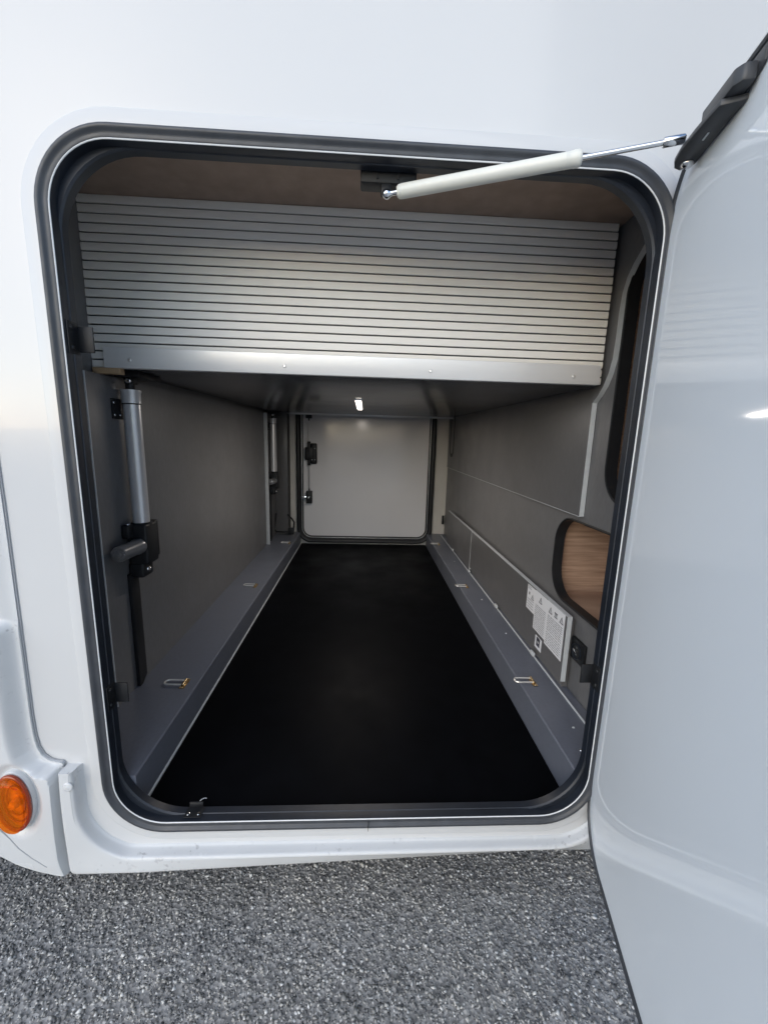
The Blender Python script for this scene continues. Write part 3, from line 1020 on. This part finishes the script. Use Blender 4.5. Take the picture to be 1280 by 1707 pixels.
# ------------------------------------------------------------------ things inside and on the motorhome
# gas strut
def gas_strut():
    A = Vector((0.0275, 0.0290, 1.1970))
    B = Vector((0.4390, -0.0780, 1.2310))
    d = (B - A)
    L = d.length
    d.normalize()
    g = tag(empty('gas_strut', A), 'ivory gas strut holding the garage door open, chrome rod at one end', 'gas strut')
    def part(name, prof, mat):
        bm = bmesh.new()
        add_lathe(bm, (0, 0, 0), d, prof, 28)
        return frombm(name, bm, mat, g, True)
    part('ball_socket', [(-0.0075, 0), (-0.0065, 0.0040), (-0.003, 0.0068), (0, 0.0076), (0.003, 0.0070), (0.0058, 0.0052), (0.008, 0.0040), (0.0185, 0.0038), (0.0185, 0)], 'chrome')
    x1 = 0.298
    cylp = part('cylinder', [(0.018, 0), (0.018, 0.0075), (0.0205, 0.0098), (0.0235, 0.0104), (0.0242, 0.0100), (0.0250, 0.0106), (x1 - 0.024, 0.0106), (x1 - 0.0225, 0.0110), (x1 - 0.0215, 0.0106),
                    (x1 - 0.012, 0.0108), (x1 - 0.0105, 0.0113), (x1 - 0.004, 0.0113), (x1 - 0.001, 0.0100), (x1, 0.0085), (x1, 0)], 'strut_paint')
    part('rod', [(x1 - 0.002, 0), (x1 - 0.002, 0.0036), (L - 0.018, 0.0036), (L - 0.018, 0)], 'chrome')
    part('end_fitting', [(L - 0.020, 0), (L - 0.020, 0.0056), (L - 0.0185, 0.0064), (L + 0.006, 0.0064), (L + 0.008, 0.005), (L + 0.008, 0)], 'chrome')
gas_strut()

# roller shutter: one object per slat
sh = tag(empty('roller_shutter', (0, 0.306, 0.945)), 'silver slatted roller shutter closing the space above the bed board', 'shutter')
PITCH = 0.01935
bm = bmesh.new()
x0, x1 = -0.6450, 0.5860
prof = [(0.006, 0.0006), (0.0008, 0.0006), (0.0, 0.0014), (-0.0006, PITCH * 0.5), (0.0, PITCH - 0.0036), (0.0008, PITCH - 0.0028), (0.006, PITCH - 0.0028)]
A = [bm.verts.new((x0, y, z)) for y, z in prof]
B = [bm.verts.new((x1, y, z)) for y, z in prof]
for i in range(len(prof)):
    j = (i + 1) % len(prof)
    bm.faces.new((A[i], B[i], B[j], A[j]))
bm.faces.new(A)
bm.faces.new(B[::-1])
first = frombm('slat', bm, 'slat', sh, True)
for i in range(1, 19):
    o = bpy.data.objects.new('slat', first.data)
    COL.objects.link(o)
    o.parent = sh
    o.location = (random.uniform(-0.0006, 0.0006), random.uniform(-0.0002, 0.0002), i * PITCH)
pydata('backing', [(x0, 0.0055, 0), (x1, 0.0055, 0), (x1, 0.0055, 0.3655), (x0, 0.0055, 0.3655)], [(0, 1, 2, 3)], 'black', sh)

# bed board with its aluminium front strip
bed = tag(empty('bed_board', (0, 0.30, 0.945)), 'dark glossy bed board hung below the shutter, aluminium strip along its front', 'bed')
bb = box('board', (-0.622, 0.0125, 0.0), (0.592, 1.745, 0.030), 'bed', bed, 0.001)
fs = prism('front_strip', [(-0.0035, 0.0455), (-0.0048, 0.0445), (-0.0048, 0.0005), (-0.0035, -0.0012), (0.012, -0.0012), (0.012, -0.0002), (-0.0022, -0.0002), (-0.0022, 0.0455)], -0.612, 0.577, 'x', 'alu', bed)
for x in (-0.553, -0.195, 0.155, 0.511):
    screw((x, -0.0050, 0.0165), (0, -1, 0), 0.0044, fs, 'bright_wire')
box('rear_strip', (-0.50, 1.7455, -0.011), (0.592, 1.752, 0.030), 'alu', bed, 0.001)
# small timber block under the shutter end
tag(box('timber_block', (-0.640, 0.296, 0.9305), (-0.578, 0.316, 0.9440), 'raw_wood', None, 0.001), 'small raw timber block under the end of the aluminium strip', 'wood block')

# lifting actuators
def actuator():
    a = empty('bed_actuator', (-0.600, 0.374, 0.0))
    def lp(*p):
        return p
    tb = cyl('tube', (0, 0, 0.548), (0, 0, 0.902), 0.0205, 'tube', a, 32, 0.001)
    bm = bmesh.new()
    add_lathe(bm, (0, 0, 0.868), (0, 0, 1), [(0, 0.0210), (0.001, 0.0222), (0.026, 0.0226), (0.029, 0.0242), (0.033, 0.0242), (0.034, 0.021), (0.034, 0)], 32)
    frombm('collar', bm, 'tube', tb, True)
    bm = bmesh.new()
    add_lathe(bm, (0, 0, 0.8655), (0, 0, 1), [(0, 0.0205), (0, 0.0218), (0.0024, 0.0218), (0.0024, 0.0205)], 28)
    frombm('clamp_ring', bm, 'black', tb, True)
    bm = bmesh.new()
    add_cyl(bm, (0, 0, 0.900), (0, 0, 0.930), 0.011, n=16, bev=0.001)
    frombm('piston', bm, 'black', a, True)
    bm = bmesh.new()
    add_box(bm, (-0.020, -0.030, 0.931), (0.040, 0.075, 0.944), 0.002)
    add_box(bm, (-0.010, -0.010, 0.916), (0.012, 0.016, 0.932), 0.002)
    tp = frombm('top_plate', bm, 'black', a, True)
    screw((0.002, -0.0105, 0.924), (0, -1, 0), 0.0085, tp, 'chrome')
    bm = bmesh.new()
    add_box(bm, (-0.0295, -0.038, 0.828), (-0.0265, 0.040, 0.878), 0.0008)
    gp = frombm('guide_plate', bm, 'black', a, True)
    for y, z in ((-0.030, 0.868), (-0.030, 0.838), (-0.006, 0.838)):
        screw((-0.0262, y, z), (1, 0, 0), 0.0036, gp, 'chrome')
    bm = bmesh.new()
    add_box(bm, (-0.026, -0.029, 0.445), (0.0255, 0.030, 0.556), 0.006, 3)
    add_box(bm, (-0.028, 0.018, 0.452), (0.018, 0.052, 0.556), 0.004, 3)
    add_box(bm, (-0.028, -0.048, 0.520), (-0.008, -0.022, 0.558), 0.005, 3)
    add_box(bm, (-0.0285, -0.030, 0.408), (0.012, 0.022, 0.450), 0.007, 3)
    add_cyl(bm, (0, 0, 0.540), (0, 0, 0.5585), 0.0260, n=28, bev=0.003)
    hs = frombm('gear_housing', bm, 'black', a, True)
    screw((0.0125, -0.006, 0.428), (1, -0.35, 0), 0.0080, hs, 'chrome')
    screw((-0.016, -0.036, 0.5585), (0, 0, 1), 0.0060, hs, 'chrome')
    bm = bmesh.new()
    add_lathe(bm, (0.004, -0.026, 0.498), (-0.03, -1, 0.02), [(0, 0), (0, 0.0205), (0.012, 0.0215), (0.016, 0.0195), (0.085, 0.0195), (0.090, 0.0180), (0.0915, 0.0120), (0.094, 0.0115), (0.095, 0.0075), (0.099, 0.0070), (0.100, 0)], 28)
    mo = frombm('motor', bm, 'motor', a, True)
    for dx in (-0.0145, 0.0145):
        screw((0.001 + dx, -0.1165, 0.4998), (0, -1, 0), 0.0022, mo, 'chrome')
    prism('guide_channel', [(-0.036, 0.420), (-0.036, 0.0905), (-0.022, 0.0905), (0.002, 0.108), (0.002, 0.420)], -0.0292, -0.0195, 'x', 'black', a, 0.001)
    return a
ac = tag(actuator(), 'near bed actuator with silver tube and grey motor, on the side wall', 'actuator', 'bed actuators')
ac2 = copy_tree(ac)
ac2.location = (-0.600, 1.985, 0.0)
tag(ac2, 'distant bed actuator beside the pale batten near the far door', 'actuator', 'bed actuators')

# mat
def mat_obj():
    bm = bmesh.new()
    add_box(bm, (-0.4638, 0.0345, -0.0055), (0.4735, 2.2470, 0.0), 0.0012)
    return tag(frombm('floor_mat', bm, 'mat', None, True), 'black rubber mat covering the garage floor between the rails', 'floor mat')
mat_obj()

# tie-down rings on the rails
def ring(loc, first=None):
    if first is not None:
        r = copy_tree(first)
        r.location = loc
        return r
    r = empty('tie_down_ring', loc)
    bm = bmesh.new()
    w, l, z = 0.0105, 0.050, 0.0050
    pts = [(0.002, -w, z)]
    pts += [(-l + 0.008, -w, z + 0.001)]
    pts += [(-l + 0.008 - 0.0105 * math.sin(math.radians(t)), -w * math.cos(math.radians(t)), z + 0.001) for t in range(15, 180, 15)]
    pts += [(-l + 0.008, w, z + 0.001), (0.002, w, z)]
    add_tube(bm, pts, 0.0026, 8)
    frombm('wire_bow', bm, 'bright_wire', r, True)
    bm = bmesh.new()
    add_box(bm, (-0.005, -0.023, 0.0), (0.010, 0.023, 0.0020), 0.0006)
    add_cyl(bm, (0.002, -0.0145, z), (0.002, 0.0145, z), 0.0044, n=12, bev=0.0008)
    c = frombm('clamp_plate', bm, 'zinc', r, True)
    for y in (-0.019, 0.019):
        screw((0.003, y, 0.0018), (0, 0, 1), 0.0032, c, 'zinc')
    return r
G = 'tie-down rings on the rails'
r0 = tag(ring((-0.505, 0.348, 0.0902)), 'tie-down ring below the near actuator, frontmost on its rail', 'tie-down ring', G)
for loc, lab in (((-0.508, 1.120, 0.0902), 'tie-down ring halfway along the rail below the actuators'),
                 ((-0.492, 1.900, 0.0902), 'tie-down ring at the far end of the actuator side rail'),
                 ((0.513, 0.355, 0.0902), 'tie-down ring on the rail below the warning stickers'),
                 ((0.508, 1.140, 0.0902), 'tie-down ring halfway along the rail on the sticker side'),
                 ((0.512, 1.930, 0.0902), 'tie-down ring at the far end of the sticker side rail')):
    tag(ring(loc, r0), lab, 'tie-down ring', G)

# stickers with their print
def sticker(name, label, y0, y1, z0, z1, lines, icons, seed, grey=False):
    s = tag(empty(name, (0.5787, (y0 + y1) / 2, z0)), label, 'sticker', 'stickers on the low wall panel')
    W_, H_ = y1 - y0, z1 - z0
    box('film', (-0.0005, -W_ / 2 + 0.0003, 0), (0.0001, W_ / 2 - 0.0003, H_), 'paper', s)
    rnd = random.Random(seed)
    verts, faces = [], []
    def quad(a, b, c, d):
        k = len(verts)
        verts.extend([(-0.00075, *q) for q in (a, b, c, d)])
        faces.append((k, k + 1, k + 2, k + 3))
    # print reads from the viewer's side: text runs from large y to small y
    for z, start, stop, h in lines:
        t = start
        while t < stop:
            w = rnd.uniform(0.04, 0.16)
            a, b = W_ / 2 - t * W_, W_ / 2 - min(t + w, stop) * W_
            quad((a, z * H_), (b, z * H_), (b, z * H_ + h), (a, z * H_ + h))
            t += w + rnd.uniform(0.015, 0.03)
    if verts:
        pydata('print', verts, faces, 'ink_grey', s)
    verts, faces = [], []
    for kind, t, z, sz in icons:
        c = W_ / 2 - t * W_
        zc = z * H_
        if kind == 'tri':
            o_ = [(c + sz, zc), (c - sz, zc), (c, zc + 1.8 * sz)]
            i_ = [(c + sz * 0.62, zc + sz * 0.22), (c - sz * 0.62, zc + sz * 0.22), (c, zc + 1.35 * sz)]
            for k in range(3):
                quad(o_[k], o_[(k + 1) % 3], i_[(k + 1) % 3], i_[k])
            quad((c + 0.1 * sz, zc + 0.4 * sz), (c - 0.1 * sz, zc + 0.4 * sz), (c - 0.1 * sz, zc + 0.95 * sz), (c + 0.1 * sz, zc + 0.95 * sz))
        elif kind == 'bed':
            quad((c + sz, zc), (c - sz, zc), (c - sz, zc + sz * 0.3), (c + sz, zc + sz * 0.3))
            quad((c + sz, zc + sz * 1.3), (c - sz, zc + sz * 1.3), (c - sz, zc + sz * 1.6), (c + sz, zc + sz * 1.6))
            for q in (0.55, 0.0, -0.55):
                quad((c + sz * (q + 0.2), zc + sz * 0.5), (c + sz * (q - 0.1), zc + sz * 0.5), (c + sz * (q - 0.1), zc + sz * 1.3), (c + sz * (q + 0.2), zc + sz * 1.3))
        elif kind == 'block':
            quad((c + sz, zc), (c - sz, zc), (c - sz, zc + sz * 2.4), (c + sz, zc + sz * 2.4))
    if verts:
        pydata('symbol', verts, faces, 'ink', s)
    return s
def para(z0, z1, n, a, b, h=0.0022):
    return [(z0 + (z1 - z0) * k / (n - 1), a, b, h) for k in range(n)]
sticker('warning_sticker', 'smallest white warning sticker of the joined three, farthest in', 0.527, 0.594, 0.2270, 0.3120, para(0.10, 0.42, 4, 0.1, 0.85) + para(0.86, 0.93, 2, 0.1, 0.5), [('tri', 0.68, 0.50, 0.011), ('block', 0.28, 0.62, 0.004)], 1)
sticker('warning_sticker', 'white warning sticker with one triangle, middle of the joined three', 0.437, 0.527, 0.1820, 0.3150, para(0.04, 0.64, 13, 0.06, 0.92), [('tri', 0.45, 0.76, 0.012)], 2)
sticker('warning_sticker', 'largest white warning sticker with two triangles, nearest to the socket', 0.327, 0.437, 0.1730, 0.3162, para(0.05, 0.30, 6, 0.06, 0.92) + para(0.36, 0.50, 4, 0.06, 0.92) + para(0.55, 0.68, 4, 0.06, 0.92),
        [('tri', 0.20, 0.76, 0.012), ('bed', 0.52, 0.77, 0.010), ('tri', 0.84, 0.76, 0.012)], 3)
s4 = sticker('pictogram_sticker', 'small white pictogram sticker with black square below the large stickers', 0.452, 0.500, 0.1290, 0.1700, [(0.84, 0.1, 0.9, 0.0016)], [('block', 0.5, 0.22, 0.0125)], 4)
pydata('white_mark', [(-0.0009, 0.006, 0.028), (-0.0009, -0.007, 0.024), (-0.0009, -0.003, 0.020), (-0.0009, 0.003, 0.022)], [(0, 1, 2, 3)], 'paper', s4)

# power socket
so = tag(empty('power_socket', (0.6098, 0.287, 0.228)), 'black power socket with chrome contacts on the wall beside the stickers', 'socket')
box('cover_plate', (-0.010, -0.034, -0.032), (0, 0.034, 0.032), 'black', so, 0.003)
bm = bmesh.new()
add_lathe(bm, (-0.0098, 0, 0), (-1, 0, 0), [(0.0, 0.0225), (0.003, 0.0225), (0.0035, 0.0210), (-0.004, 0.0195), (-0.004, 0)], 28)
frombm('socket_well', bm, 'jamb', so, True)
for z in (-0.0105, 0.0105):
    screw((-0.0082, 0.002, z), (-1, 0, 0), 0.0042, so, 'chrome', 'contact')
box('earth_clip', (-0.0135, -0.004, -0.0035), (-0.006, 0.016, 0.0035), 'chrome', so, 0.001)

# LED lamp under the bed board
le = tag(empty('led_lamp', (-0.030, 1.165, 0.945)), 'lit slim LED lamp under the dark bed board', 'lamp')
box('housing', (-0.017, -0.26, -0.0055), (0.017, 0.26, -0.0002), 'alu_edge', le, 0.0015)
box('diffuser', (-0.011, -0.25, -0.0085), (0.011, 0.25, -0.0056), 'led', le, 0.0008)
ll = bpy.data.lights.new('led_light', 'AREA')
ll.shape = 'RECTANGLE'
ll.size, ll.size_y = 0.02, 0.5
ll.energy = 2.9
ll.color = (1.0, 0.91, 0.82)
lo = bpy.data.objects.new('led_light', ll)
COL.objects.link(lo)
lo.parent = le
lo.location = (0, 0, -0.0105)

# lint on the mat
bm = bmesh.new()
add_tube(bm, [(-0.349, 0.052, 0.0012), (-0.345, 0.055, 0.003), (-0.340, 0.0575, 0.0035), (-0.336, 0.058, 0.002)], 0.0009, 5)
tag(frombm('paper_scrap', bm, 'white_trim', None, True), 'tiny curl of white paper on the mat edge', 'scrap')
